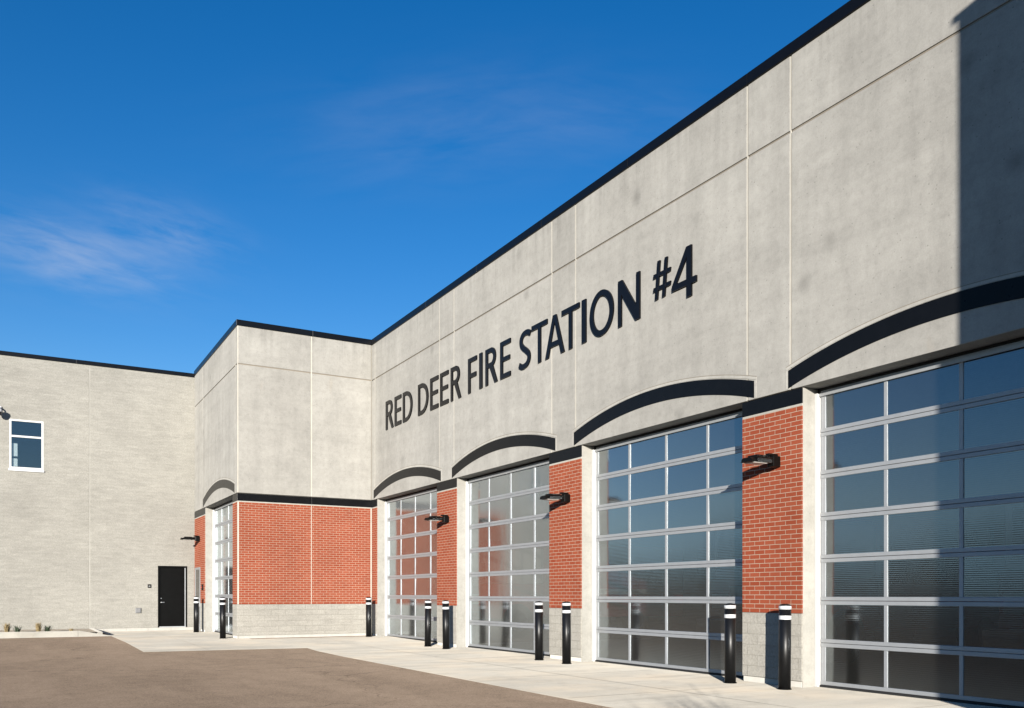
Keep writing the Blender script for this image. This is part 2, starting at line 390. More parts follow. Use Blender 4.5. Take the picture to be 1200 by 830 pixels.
# ------------------------------------------------------------------ mesh helpers
class MB:
    def __init__(s): s.v, s.f, s.uv, s.sm = [], [], [], []
    def face(s, pts, smooth=False):
        i = len(s.v); s.v += [tuple(p) for p in pts]; s.f.append(tuple(range(i, i + len(pts))))
        a, b, c = Vector(pts[0]), Vector(pts[1]), Vector(pts[2])
        n = (b - a).cross(c - a); n = [abs(x) for x in n]
        k = n.index(max(n))
        for p in pts:
            s.uv.append((p[1], p[2]) if k == 0 else (p[0], p[2]) if k == 1 else (p[0], p[1]))
        s.sm.append(smooth)
        return s
    def box(s, x0, x1, y0, y1, z0, z1):
        x0, x1 = min(x0, x1), max(x0, x1); y0, y1 = min(y0, y1), max(y0, y1); z0, z1 = min(z0, z1), max(z0, z1)
        p = lambda a, b, c: (a, b, c)
        s.face([p(x0, y1, z0), p(x0, y0, z0), p(x0, y0, z1), p(x0, y1, z1)][::-1][::-1])
        s.face([p(x1, y0, z0), p(x1, y1, z0), p(x1, y1, z1), p(x1, y0, z1)])
        s.face([p(x0, y0, z0), p(x1, y0, z0), p(x1, y0, z1), p(x0, y0, z1)])
        s.face([p(x1, y1, z0), p(x0, y1, z0), p(x0, y1, z1), p(x1, y1, z1)])
        s.face([p(x0, y0, z1), p(x1, y0, z1), p(x1, y1, z1), p(x0, y1, z1)])
        s.face([p(x0, y1, z0), p(x1, y1, z0), p(x1, y0, z0), p(x0, y0, z0)])
        return s
    def prism_x(s, poly, x0, x1):
        """polygon in (y, z), extruded from x0 to x1"""
        A = [(x0, y, z) for y, z in poly]; B = [(x1, y, z) for y, z in poly]
        s.face(A); s.face(B[::-1]); n = len(poly)
        for i in range(n):
            j = (i + 1) % n
            s.face([A[j], A[i], B[i], B[j]])
        return s
    def strip_x(s, lo, hi, x0, x1):
        """band between two matching (y, z) rows, built of quads, x0 front"""
        n = len(lo)
        for i in range(n - 1):
            s.face([(x0, *lo[i]), (x0, *hi[i]), (x0, *hi[i + 1]), (x0, *lo[i + 1])])
            s.face([(x0, *hi[i]), (x1, *hi[i]), (x1, *hi[i + 1]), (x0, *hi[i + 1])])
            s.face([(x0, *lo[i]), (x0, *lo[i + 1]), (x1, *lo[i + 1]), (x1, *lo[i])])
        for k in (0, n - 1):
            s.face([(x0, *lo[k]), (x1, *lo[k]), (x1, *hi[k]), (x0, *hi[k])])
        return s
    def tube(s, pts, rad, n=16, cap=True):
        pts = [Vector(p) for p in pts]
        if isinstance(rad, (int, float)): rad = [rad] * len(pts)
        rings = []
        for i, p in enumerate(pts):
            d = (pts[min(i + 1, len(pts) - 1)] - pts[max(i - 1, 0)]).normalized()
            a = d.cross(Vector((0, 0, 1)) if abs(d.z) < .9 else Vector((1, 0, 0))).normalized(); b = d.cross(a).normalized()
            rings.append([p + (a * math.cos(2 * math.pi * k / n) + b * math.sin(2 * math.pi * k / n)) * rad[i] for k in range(n)])
        for i in range(len(rings) - 1):
            for k in range(n):
                j = (k + 1) % n
                s.face([rings[i][k], rings[i][j], rings[i + 1][j], rings[i + 1][k]], True)
        if cap:
            s.face(rings[0][::-1]); s.face(rings[-1])
        return s
    def build(s, name, mat, parent=None, bevel=0, origin=None):
        org = Vector(origin) if origin is not None else Vector((0, 0, 0))
        if parent is not None and origin is None:
            p = parent
            while p is not None: org += p.location; p = p.parent
        me = bpy.data.meshes.new(name)
        # weld duplicate corners so bevels and shading work
        idx, vs, fs = {}, [], []
        for v in s.v:
            k = (round(v[0], 5), round(v[1], 5), round(v[2], 5))
            if k not in idx: idx[k] = len(vs); vs.append(Vector(v) - org)
        for f in s.f:
            fs.append([idx[(round(s.v[i][0], 5), round(s.v[i][1], 5), round(s.v[i][2], 5))] for i in f])
        ok, uvs, sms, c = [], [], [], 0
        for f, sm in zip(fs, s.sm):
            u = s.uv[c:c + len(f)]; c += len(f)
            if len(set(f)) < len(f): continue
            ok.append(f); uvs += u; sms.append(sm)
        me.from_pydata(vs, [], ok)
        ul = me.uv_layers.new(name='UVMap')
        for i, u in enumerate(uvs): ul.data[i].uv = u
        for p, sm in zip(me.polygons, sms): p.use_smooth = sm
        bm = bmesh.new(); bm.from_mesh(me); bmesh.ops.recalc_face_normals(bm, faces=bm.faces); bm.to_mesh(me); bm.free()
        me.materials.append(mat)
        o = bpy.data.objects.new(name, me); C.objects.link(o)
        if parent is not None: o.parent = parent
        elif origin is not None: o.location = org
        if bevel:
            b = o.modifiers.new('bevel', 'BEVEL'); b.width = bevel; b.segments = 2; b.limit_method = 'ANGLE'
        return o

def thing(name, label, cat, loc, group=None):
    o = bpy.data.objects.new(name, None); C.objects.link(o)
    o.location = loc; o['label'] = label; o['category'] = cat
    o.empty_display_size = .3
    if group: o['group'] = group
    return o
def tag(o, label, cat, group=None):
    o['label'] = label; o['category'] = cat
    if group: o['group'] = group
    return o
def structure(o): o['kind'] = 'structure'; return o
def copy_tree(o, parent=None):
    c = o.copy(); C.objects.link(c)
    if parent is not None: c.parent = parent
    for ch in o.children: copy_tree(ch, c)
    return c

# ------------------------------------------------------------------ ground
def g(y):
    if y < 20.5: return 0.0
    if y < 25.5: return .07 * (y - 20.5) / 5.0
    return .07 + .02 * min(1, (y - 25.5) / 7.3)
D = 9.8          # main facade plane
YB = 26.03       # front of the projecting bay
XS = 5.69        # side of the projecting bay
YL = 32.84       # left wall plane
T = .40          # wall thickness
structure(MB().face([(-1500, -1500, -.03), (1500, -1500, -.03), (1500, 1500, -.03), (-1500, 1500, -.03)]).build('ground', M['prairie']))
ys = [-60, 0, 8, 14, 20.5, 21.8, 22.75, 24, 25.5, 27, 29.3, 31, 34, 60]
lot = MB()
for a, b in zip(ys, ys[1:]):
    lot.face([(-70, a, g(a)), (34, a, g(a)), (34, b, g(b)), (-70, b, g(b))])
structure(lot.build('parking_lot', M['asphalt']))
# pale apron: strips between the asphalt edge (left) and the walls
ed = [(-9.5, 6.05), (.9, 6.08), (8.36, 6.14), (14, 6.2), (18.2, 6.24), (20.5, 6.33), (21.5, 6.40), (21.8, 2.66), (25.5, 2.67), (29.3, 2.66), (32.9, 2.66)]
ap = MB()
for (ya, xa), (yb, xb) in zip(ed, ed[1:]):
    if abs(xa - xb) > 1: xa = xb = 2.66 if ya > 21.6 else xa
    if ya == 21.5: xa, xb = 6.40, 2.66
    za, zb = g(ya) + .005, g(yb) + .005
    # slabs with sawn joints: split across x
    cuts = [xb if False else None]
    xr = 10.25 if yb < 26 else XS + .3
    if ya >= 26: xr = XS + .3
    ap.face([(xa, ya, za), (xr, ya, za), (xr, yb, zb), (xb, yb, zb)])
    ap.face([(xa, ya, za), (xb, yb, zb), (xb, yb, zb - .05), (xa, ya, za - .05)])
structure(ap.build('apron', M['slab']))
jt = MB()
for y in (3.85, 6.6, 9.42, 12.24, 15.05, 17.85, 20.6, 23.4):
    x0 = 6.2 if y < 21.6 else 2.7
    jt.face([(x0, y - .005, g(y) + .0085), (D, y - .005, g(y) + .0085), (D, y + .005, g(y) + .0085), (x0, y + .005, g(y) + .0085)])
for (ya, yb) in ((-4, 14), (14, 20.5), (20.5, 25.5)):
    jt.face([(7.95, ya, g(ya) + .0086), (7.96, ya, g(ya) + .0086), (7.96, yb, g(yb) + .0086), (7.95, yb, g(yb) + .0086)])
for (ya, yb) in ((21.9, 25.5), (25.5, 29.3), (29.3, 32.7)):
    jt.face([(4.1, ya, g(ya) + .0087), (4.11, ya, g(ya) + .0087), (4.11, yb, g(yb) + .0087), (4.1, yb, g(yb) + .0087)])
structure(jt.build('pavement_joints', M['caulk_dark']))
# planting bed with its curb in front of the left wall
zb = g(30)
structure(MB().face([(-30, 29.55, zb + .12), (2.3, 29.55, zb + .12), (2.3, 32.82, zb + .12), (-30, 32.82, zb + .12)]).build('planting_bed', M['gravel']))
cb = MB()
for k in range(9):
    x1 = 1.75 - k * 2.62; x0 = x1 - 2.612
    cb.box(x0, x1, 29.38, 29.54, zb - .1, zb + .172)
# dropped end of the curb, then its return along the bed
cb.prism_x([(29.38, zb - .1), (29.54, zb - .1), (29.54, zb + .172), (29.38, zb + .172)], 1.758, 1.80)
cb.face([(1.80, 29.38, zb + .172), (2.66, 29.38, zb + .01), (2.66, 29.54, zb + .01), (1.80, 29.54, zb + .172)])
cb.face([(1.80, 29.38, zb - .1), (2.66, 29.38, zb - .1), (2.66, 29.38, zb + .01), (1.80, 29.38, zb + .172)])
cb.face([(1.80, 29.54, zb + .172), (2.66, 29.54, zb + .01), (2.66, 29.54, zb - .1), (1.80, 29.54, zb - .1)])
cb.box(2.302, 2.44, 29.56, 32.80, zb - .1, zb + .125)
structure(cb.build('curb', M['curb']))

# ------------------------------------------------------------------ fire station building
ST = thing('fire_station', 'pale concrete and red brick fire station with four glazed overhead doors', 'building', (D, 15, 0))
def part(mb, name, mat, parent=None, bevel=0): return mb.build(name, mat, parent or ST, bevel)
Z0, ZB, ZBR, ZL, ZJ, ZP = .09, 1.06, 4.035, 4.30, 8.03, 9.13
J = .017   # half a joint
# -- upper precast panels of the main facade
cols = [(.95, 3.46), (3.46, 4.34), (4.34, 9.06), (9.06, 9.92), (9.92, 14.64), (14.64, 15.53), (15.53, 20.19), (20.19, 21.06), (21.06, 25.78), (25.78, YB)]
for y0, y1 in cols:
    for z0, z1 in ((ZL, ZJ), (ZJ, ZP + .1)):
        part(MB().box(D, D + .25, y0 + (J if y0 > 1 else 0), y1 - (J if y1 < YB else 0), z0 + (.0 if z0 == ZL else J), z1 - J), 'precast_panel', M['precast'], bevel=.006)
part(MB().box(D + .25, D + T, .95, YB + T, ZL, ZP + .1), 'backing_wall', M['interior'])
for y0, y1 in cols[1:]:
    part(MB().box(D + .006, D + .02, y0 - J + .012, y0 + J - .0005, ZL + .01, ZP), 'joint_sealant', M['caulk'])
for y0, y1 in cols:
    part(MB().box(D + .016, D + .03, y0 + J, y1 - J, ZJ - J, ZJ + J), 'horizontal_joint', M['caulk_dark'])
# -- piers between the doors
piers = [(.95, 4.44), (8.85, 10.03), (14.44, 15.63), (20.05, 21.22), (25.62, YB)]
def pier_x(y0, y1, x, full=True):
    zg = g((y0 + y1) / 2)
    part(MB().box(x + .02, x + .46, y0, y1, -.05, ZL - .012), 'pier', M['jamb'], bevel=.008)
    part(MB().box(x, x + .0195, y0 + .004, y1 - .004, ZB + .004, ZBR), 'brick_facing', M['brick'])
    part(MB().box(x - .004, x + .0195, y0 + .002, y1 - .002, ZBR + .03, ZL - .018), 'black_band', M['band'], bevel=.003)
    part(MB().box(x + .004, x + .0195, y0 + .003, y1 - .003, ZBR + .0005, ZBR + .0295), 'band_ledge', M['concrete_trim'])
    part(MB().box(x - .003, x + .0195, y0 + .003, y1 - .003, max(Z0, zg + .075) , ZB), 'block_base', M['block_base'], bevel=.006)
    part(MB().box(x + .010, x + .0195, y0 + .02, y1 - .02, -.05, max(Z0, zg + .075) - .006), 'foundation', M['foundation'])
for y0, y1 in piers: pier_x(y0, y1, D)
# jamb and soffit trims of the openings come with piers and lintels
def arc(yc, half, z_end, rise, off=0, n=40):
    Rr = (half * half + rise * rise) / (2 * rise); zc = z_end + rise - Rr
    out = []
    for i in range(n + 1):
        y = yc + half - 2 * half * i / n
        out.append((y, zc + math.sqrt(max(0, (Rr + off) ** 2 - (y - yc) ** 2))))
    return out
def arch(yc, half, x):
    lo = arc(yc, half, 4.322, .365); hi = arc(yc, half, 4.322, .365, .245)
    part(MB().strip_x(lo, hi, x - .009, x + .002), 'black_arch', M['band'])
    # flat strip round the arch; a lit chamfer is put into its lighter colour
    h2 = [(yc + (y - yc) * (half + .05) / half, z) for y, z in arc(yc, half, 4.322, .365, .252)]
    h3 = [(y, z + .042) for y, z in h2]
    tr = MB().strip_x(h2, h3, x - .005, x + .002)
    for s in (-1, 1):
        k = 0 if s > 0 else -1
        tr.box(x - .005, x + .002, yc + s * (half + .006), yc + s * (half + .05), ZL + .012, h2[k][1] - .0015)
    part(tr, 'arch_lit_chamfer_strip', M['concrete_trim'])
    h4 = [(y, z + .0435) for y, z in h2]; h5 = [(y, z + .054) for y, z in h2]
    part(MB().strip_x(h4, h5, x - .0015, x + .002), 'arch_groove_shade', M['caulk_dark'])  # raised dark strip standing for the shadow line of a groove
opens = [(4.44, 8.85), (10.03, 14.44), (15.63, 20.05), (21.22, 25.62)]
for y0, y1 in opens: arch((y0 + y1) / 2, 2.455, D)

# -- overhead doors
door_no = 0
rg = random.Random(21)
def overhead_door(x, y0, y1, label):
    """sectional glazed door just behind plane x, between jambs y0 and y1"""
    zg = g((y0 + y1) / 2) + .008
    xd = x + .325
    H = 4.26 - zg; n = 7; hs = (H - .03) / n
    d = part(MB().box(xd - .035, xd - .012, y0 + .05, y1 - .05, 4.175, 4.222), 'overhead_door', M['aluminium']); d['label'] = label
    for ya, yb in ((y0 + .002, y0 + .045), (y1 - .045, y1 - .002)):
        MB().box(xd - .07, xd + .02, ya, yb, zg, 4.22).build('side_track', M['white_metal'], d)
    MB().box(xd - .02, xd + .05, y0 + .046, y1 - .046, zg - .004, zg + .028).build('bottom_seal', M['rubber'], d)
    MB().box(xd - .01, xd + .10, y0 + .002, y1 - .002, 4.225, 4.297).build('head_seal', M['rubber'], d)
    a, b = y0 + .062, y1 - .062
    for k in range(n + 1):
        z = zg + .03 + k * hs
        r = MB()
        if k > 0: r.box(xd - .012, xd + .04, a, b, z - .056, z - .003)
        if k < n: r.box(xd - .012, xd + .04, a, b, z + .003, z + .056)
        r.build('rail', M['aluminium'], d, .004)
    wcol = (b - a) / 4
    for k in range(5):
        y = a + k * wcol
        w0, w1 = (y, y + .075) if k == 0 else (y - .075, y) if k == 4 else (y - .026, y + .026)
        m = MB()
        for q in range(n):
            z = zg + .03 + q * hs
            m.box(xd - .006, xd + .036, w0, w1, z + .0565, z + hs - .0565)
        m.build('mullion' if 0 < k < 4 else 'stile', M['aluminium'], d, .003)
    for q in range(n):
        z = zg + .03 + q * hs
        gp = MB()
        for k in range(4):
            ya, yb = a + k * wcol + .012, a + (k + 1) * wcol - .012
            e = [rg.uniform(-.0045, .0045) for _ in range(3)]; e.append(e[0] + e[2] - e[1])
            gp.face([(xd + .006 + e[0], ya, z + .05), (xd + .006 + e[1], yb, z + .05), (xd + .006 + e[2], yb, z + hs - .05), (xd + .006 + e[3], ya, z + hs - .05)])
        gp.build('glazing_panel', M['glazing'], d)
overhead_door(D, *opens[0], 'glazed overhead door partly in the shadow of the neighbouring wing')
overhead_door(D, *opens[1], 'glazed overhead door reflecting deep blue sky')
overhead_door(D, *opens[2], 'glazed overhead door reflecting a strip of brick')
overhead_door(D, *opens[3], 'glazed overhead door reflecting red brick beside the inner corner')

# -- projecting bay: front face
fx = [(XS, 7.873), (7.873, D - .012)]
for x0, x1 in fx:
    for z0, z1 in ((ZL, ZJ), (ZJ, ZP + .1)):
        part(MB().box(x0 + J if x0 > XS else x0 + .03, x1 - J, YB, YB + .25, z0 + (0 if z0 == ZL else J), z1 - J), 'precast_panel', M['precast'], bevel=.006)
part(MB().box(XS + .03, D + .25, YB + .25, YB + T, ZL - .012, ZP + .1), 'backing_wall', M['interior'])
part(MB().box(XS + .03, D, YB + .03, YB + T, -.05, ZL - .0125), 'bay_wall', M['jamb'])
for a, b in ((7.873 - J, 7.873 + J), (D - .0115, D - .001)):
    part(MB().box(a, b, YB + .006, YB + .0295, ZL + .004, ZP), 'joint_sealant', M['caulk'])
part(MB().box(XS + .05, D - .02, YB + .016, YB + .03, ZJ - J, ZJ + J), 'horizontal_joint', M['caulk_dark'])
for x0, x1 in ((XS + .045, 7.862), (7.884, D - .052)):
    part(MB().box(x0, x1, YB, YB + .0295, ZB + .004, ZBR), 'brick_facing', M['brick'])
for a, b, c in ((7.862, 7.884, .006), (XS + .003, XS + .045, -.001), (D - .052, D - .006, .004)):
    part(MB().box(a, b, YB + c, YB + .0295, ZB + .004, ZBR), 'brick_control_joint', M['caulk'])
for x0, x1 in ((XS - .004, 7.868), (7.878, D - .0045)):
    part(MB().box(x0, x1, YB - .004, YB + .0295, ZBR + .03, ZL - .018), 'black_band', M['band'], bevel=.003)
part(MB().box(XS + .004, D - .004, YB + .003, YB + .0295, ZBR + .0005, ZBR + .0295), 'band_ledge', M['concrete_trim'])
part(MB().box(XS - .003, D - .004, YB - .003, YB + .0295, .155, ZB), 'block_base', M['block_base'], bevel=.006)
fd = MB()
for k in range(5):
    fd.box(XS + .05 + k * .80, XS + .046 + (k + 1) * .80, YB + .008, YB + .0295, -.05, .149)
part(fd, 'foundation', M['foundation'])
# -- projecting bay: side face with its own door
so0, so1 = 26.65, 30.95
sc_ = [(YB, 26.32), (26.32, 31.30), (31.30, YL)]
for y0, y1 in sc_:
    for z0, z1 in ((ZL, ZJ), (ZJ, ZP + .1)):
        part(MB().box(XS, XS + .25, y0 + (J if y0 > YB else .03), y1 - (J if y1 < YL else 0), z0 + (0 if z0 == ZL else J), z1 - J), 'precast_panel', M['precast'], bevel=.006)
part(MB().box(XS, XS + .0295, YB, YB + .0295, ZL, ZP + .1), 'corner_sealant', M['caulk'])
part(MB().box(XS + .25, XS + T, YB + T, YL, ZL, ZP + .1), 'backing_wall', M['interior'])
for y in (26.32, 31.30):
    part(MB().box(XS + .006, XS + .02, y - J, y + J, ZL + .01, ZP), 'joint_sealant', M['caulk'])
part(MB().box(XS + .016, XS + .03, YB + .05, YL, ZJ - J, ZJ + J), 'horizontal_joint', M['caulk_dark'])
pier_x(YB + .0305, so0, XS); pier_x(so1, YL, XS)
arch((so0 + so1) / 2, 2.43, XS)
overhead_door(XS, so0, so1, 'narrow looking glazed overhead door on the side of the projecting bay')
# glazed side door in the far pier
sd = part(MB().box(XS - .02, XS - .005, 31.72, 31.80, .10, 2.30).box(XS - .02, XS - .005, 32.58, 32.66, .10, 2.30).box(XS - .02, XS - .005, 31.80, 32.58, 2.22, 2.30).box(XS - .02, XS - .005, 31.80, 32.58, .10, .34), 'side_door', M['aluminium'])
sd['label'] = 'narrow glazed personnel door with grey frame beside the black door'
MB().box(XS - .012, XS - .006, 31.801, 32.579, .341, 2.219).build('pane', M['black_glass'], sd)
MB().box(XS - .07, XS - .021, 31.82, 31.86, .95, 1.25).build('handle', M['steel'], sd, .005)

# -- left wing of split-faced block
XW = -1.8
wx0, wx1, wz0, wz1 = -.04, .937, 5.43, 7.05      # window opening
dx0, dx1, dz0, dz1 = 4.465, 5.444, .2, 2.36      # door opening
zt = 9.17
bw = MB()
bw.box(XW, wx0, YL, YL + .3, .2, zt).box(wx1, 2.31 - J, YL, YL + .3, .2, zt)
bw.box(wx0, wx1, YL, YL + .3, .2, wz0).box(wx0, wx1, YL, YL + .3, wz1, zt)
part(bw, 'block_wall', M['block_wall'])
bw = MB()
bw.box(2.31 + J, dx0, YL, YL + .3, .2, zt).box(dx1, XS + .25, YL, YL + .3, .2, zt).box(dx0, dx1, YL, YL + .3, dz1, zt)
part(bw, 'block_wall', M['block_wall'])
part(MB().box(2.31 - J + .006, 2.31 + J, YL + .004, YL + .2, .2, zt), 'joint_sealant', M['concrete_trim'])
fd = MB()
edges = [XW, -.9, .1, 1.1, 2.1, 2.75, 3.45, 4.15, 4.9, 5.66]
for a, b in zip(edges, edges[1:]): fd.box(a + .004, b - .004, YL + .006, YL + .28, -.05, .194)
part(fd, 'foundation', M['foundation'])
part(MB().box(XW, XW + .3, YL + .3, 46, 0, zt).box(XW, 26, 45.7, 46, 0, zt), 'rear_wall', M['block_wall'])
# window
wf = MB()
wf.box(wx0, wx1, YL - .012, YL + .06, wz0, wz0 + .075).box(wx0, wx1, YL - .004, YL + .06, wz1 - .055, wz1)
wf.box(wx0, wx0 + .055, YL - .004, YL + .06, wz0 + .075, wz1 - .055).box(wx1 - .06, wx1, YL - .004, YL + .06, wz0 + .075, wz1 - .055)
wf.box(wx0 + .055, wx1 - .06, YL + .002, YL + .06, 6.475, 6.535)
win = part(wf, 'window', M['white_metal']); win['label'] = 'white framed upper window in the block wall'
MB().box(wx0 - .03, wx1 + .02, YL - .045, YL - .0125, wz0 - .06, wz0 + .012).build('sill', M['white_metal'], win)
MB().box(wx0 + .054, wx1 - .059, YL + .03, YL + .036, wz0 + .074, 6.474).box(wx0 + .054, wx1 - .059, YL + .03, YL + .036, 6.536, wz1 - .054).build('pane', M['glass'], win)
rm = MB()
rm.box(wx0 - .9, wx1 + .9, YL + 2.5, YL + 2.6, 4.6, 7.6).box(wx0 - 1, wx0 - .9, YL + .31, YL + 2.6, 4.6, 7.6).box(wx1 + .9, wx1 + 1, YL + .31, YL + 2.6, 4.6, 7.6)
rm.box(wx0 - 1, wx1 + 1, YL + .31, YL + 2.6, 4.5, 4.6).box(wx0 - 1, wx1 + 1, YL + .31, YL + 2.6, 7.6, 7.7)
rm.build('room', M['room'], win)
MB().box(wx0 + .06, wx0 + .23, YL + .10, YL + .13, wz0 + .10, wz0 + .36).box(wx0 + .06, wx0 + .23, YL + .10, YL + .13, wz0 + .43, wz0 + .85).build('pane_reflection', M['pane_reflection'], win)  # pale panels added behind the glass to imitate a bright reflection
# black personnel door
pd = part(MB().box(dx0, dx0 + .05, YL - .004, YL + .12, dz0 + .01, dz1).box(dx1 - .05, dx1, YL - .004, YL + .12, dz0 + .01, dz1).box(dx0 + .05, dx1 - .05, YL - .004, YL + .12, dz1 - .055, dz1)
          .box(dx0 + .05, dx1 - .05, YL + .06, YL + .11, dz0 + .035, dz1 - .055), 'personnel_door', M['black_door'], bevel=.004)
pd['label'] = 'plain black steel door in the pale block wall'
MB().box(dx0 + .1, dx0 + .13, YL + .035, YL + .06, 1.06, 1.10).box(dx0 + .1, dx0 + .22, YL + .02, YL + .036, 1.065, 1.092).build('handle', M['steel'], pd, .003)
MB().tube([(dx0 + .115, YL + .05, 1.22), (dx0 + .115, YL + .062, 1.22)], .02).build('lock', M['steel'], pd)
MB().box(dx1 - .082, dx1 - .052, YL + .045, YL + .0595, dz0 + .03, dz1 - .06).build('sunlit_reveal_strip', M['aluminium'], pd)  # pale strip imitating the sunlit side of the door recess
MB().box(dx0 + .051, dx1 - .051, YL - .006, YL + .055, dz0 - .003, dz0 + .034).build('threshold', M['aluminium'], pd)

# -- right wing that throws the big shadow
part(MB().box(6.23, 26, -10, .948, -.05, ZP + .1), 'side_wing', M['precast'])
# -- copings
def coping(x0, x1, y0, y1, z0=ZP, z1=9.30): part(MB().box(x0, x1, y0, y1, z0, z1), 'coping', M['coping'], bevel=.006)
for a, b in ((.96, 3.9), (3.905, 6.9), (6.905, 9.9), (9.905, 12.9), (12.905, 15.9), (15.905, 18.9), (18.905, 21.9), (21.905, YB - .03)):
    coping(D - .028, D + T + .05, a, b)
coping(XS - .028, 7.9, YB - .028, YB + T + .05); coping(7.904, D + T + .05, YB - .0275, YB + T + .05)
coping(XS - .028, XS + T + .05, YB + T + .052, 29.6); coping(XS - .028, XS + T + .05, 29.604, YL - .03)
coping(XW - .03, 1.9, YL - .026, YL + .4, 9.085, 9.222); coping(1.904, XS + T + .05, YL - .026, YL + .4, 9.085, 9.2225)
coping(6.20, 26.03, .949 - .4, .982, ZP + .101, 9.32); coping(6.20, 6.62, -10, .545, ZP + .101, 9.32)
# -- roof and the inside of the bays
part(MB().box(D + T, 26, .95, 45.6, 8.75, 8.95).box(XS + T, D + T, YB + T, 45.6, 8.75, 8.95).box(XW + .3, XS + T, YL + .3, 45.6, 8.75, 8.95), 'roof', M['interior'])
part(MB().box(25.7, 26, .95, 45.6, 0, 8.75), 'rear_wall', M['interior'])
part(MB().box(XS + T, 25.7, YL + .31, YL + .5, 0, 8.75), 'interior_wall', M['interior'])
structure(MB().face([(XS + .34, YB + .4, .03), (10.15, YB + .4, .03), (10.15, YL + .3, .03), (XS + .34, YL + .3, .03)]).face([(10.16, .95, .012), (25.7, .95, .012), (25.7, YL + .3, .012), (10.16, YL + .3, .012)]).build('bay_floor', M['interior_floor']))

# ------------------------------------------------------------------ lettering
def arc2(cx, cy, rx, ry, a0, a1, n=14):
    return [(cx + rx * math.cos(R(a0 + (a1 - a0) * i / n)), cy + ry * math.sin(R(a0 + (a1 - a0) * i / n))) for i in range(n + 1)]
def glyph(ch, w, h, s):
    """closed outlines (first solid, rest holes) in metres, origin at the lower left"""
    hb = s * .93
    if ch == 'I': return [[(0, 0), (w, 0), (w, h), (0, h)]]
    if ch == 'E':
        return [[(0, 0), (w, 0), (w, hb), (s, hb), (s, h * .5 - hb * .38), (w * .93, h * .5 - hb * .38), (w * .93, h * .5 + hb * .56), (s, h * .5 + hb * .56), (s, h - hb), (w, h - hb), (w, h), (0, h)]]
    if ch == 'F':
        return [[(0, 0), (s, 0), (s, h * .49 - hb * .5), (w * .93, h * .49 - hb * .5), (w * .93, h * .49 + hb * .5), (s, h * .49 + hb * .5), (s, h - hb), (w, h - hb), (w, h), (0, h)]]
    if ch == 'T':
        c = w / 2
        return [[(c - s / 2, 0), (c + s / 2, 0), (c + s / 2, h - hb), (w, h - hb), (w, h), (0, h), (0, h - hb), (c - s / 2, h - hb)]]
    if ch == 'D':
        c = w * .36
        out = [(0, 0)] + arc2(c, h / 2, w - c, h / 2, -90, 90, 24) + [(0, h)]
        hole = [(s, hb)] + arc2(c, h / 2, w - c - s * 1.05, h / 2 - hb, -90, 90, 24) + [(s, h - hb)]
        return [out, hole]
    if ch == 'O':
        return [arc2(w / 2, h / 2, w / 2, h / 2 + .012, 0, 360, 44)[:-1], arc2(w / 2, h / 2, w / 2 - s * 1.05, h / 2 - hb * .95, 0, 360, 44)[:-1]]
    if ch == 'R':
        bw, bc = w * .86, h * .735; br = h - bc
        jx = w * .50
        out = [(0, 0), (s, 0), (s, bc - br), (w * .36, bc - br), (w - s * 1.22, 0), (w, 0), (w * .64, bc - br + .012)]
        out += arc2(bw * .58, bc, bw * .42, br, -72, 90, 16) + [(0, h)]
        i = br - hb
        hole = [(s, bc - i)] + arc2(bw * .55, bc, bw * .45 - s * 1.02, i, -90, 90, 14) + [(s, bc + i)]
        return [out, hole]
    if ch == 'N':
        return [[(0, 0), (s * .86, 0), (s * .86, h * .70), (w - s * 1.12, 0), (w, 0), (w, h), (w - s * .86, h), (w - s * .86, h * .30), (s * 1.12, h), (0, h)]]
    if ch == 'A':
        c = w / 2; q = s * .56; z0, z1 = h * .235, h * .235 + hb
        xo = lambda z: c - q - (c - q) * (1 - z / h)
        t = s * 1.13
        xi = lambda z: t + (c - t) * (z / (h * .865))
        return [[(0, 0), (t, 0), (xi(z0), z0), (w - xi(z0), z0), (w - t, 0), (w, 0), (c + q, h), (c - q, h)],
                [(xi(z1), z1), (c, h * .865), (w - xi(z1), z1)]]
    if ch == '4':
        st0, st1 = w * .62, w * .62 + s * 1.02; z0, z1 = h * .235, h * .235 + hb
        return [[(st0, 0), (st1, 0), (st1, z0), (w, z0), (w, z1), (st1, z1), (st1, h), (st0 - s * .12, h), (0, z1 * .94), (0, z0), (st0, z0)],
                [(s * .98, z1), (st0, z1), (st0, h - hb * 1.55)]]
    if ch == 'S':
        path = [(w * .93, h * .865), (w * .78, h * .915), (w * .55, h * .925), (w * .32, h * .885), (w * .19, h * .785), (w * .20, h * .665), (w * .36, h * .565), (w * .60, h * .465), (w * .79, h * .36), (w * .82, h * .235), (w * .70, h * .125), (w * .48, h * .075), (w * .24, h * .085), (w * .04, h * .15)]
        P = [Vector((x, y, 0)) for x, y in path]; fine = []
        for i in range(len(P) - 1):
            p0, p1, p2, p3 = P[max(i - 1, 0)], P[i], P[i + 1], P[min(i + 2, len(P) - 1)]
            for k in range(4):
                t = k / 4
                fine.append(.5 * ((2 * p1) + (p2 - p0) * t + (2 * p0 - 5 * p1 + 4 * p2 - p3) * t * t + (3 * p1 - p0 - 3 * p2 + p3) * t ** 3))
        fine.append(P[-1]); L, Rr = [], []
        for i, p in enumerate(fine):
            d = (fine[min(i + 1, len(fine) - 1)] - fine[max(i - 1, 0)]).normalized(); nn = Vector((-d.y, d.x, 0)) * s * .52
            L.append((p + nn)[:2]); Rr.append((p - nn)[:2])
        return [L + Rr[::-1]]
    return []
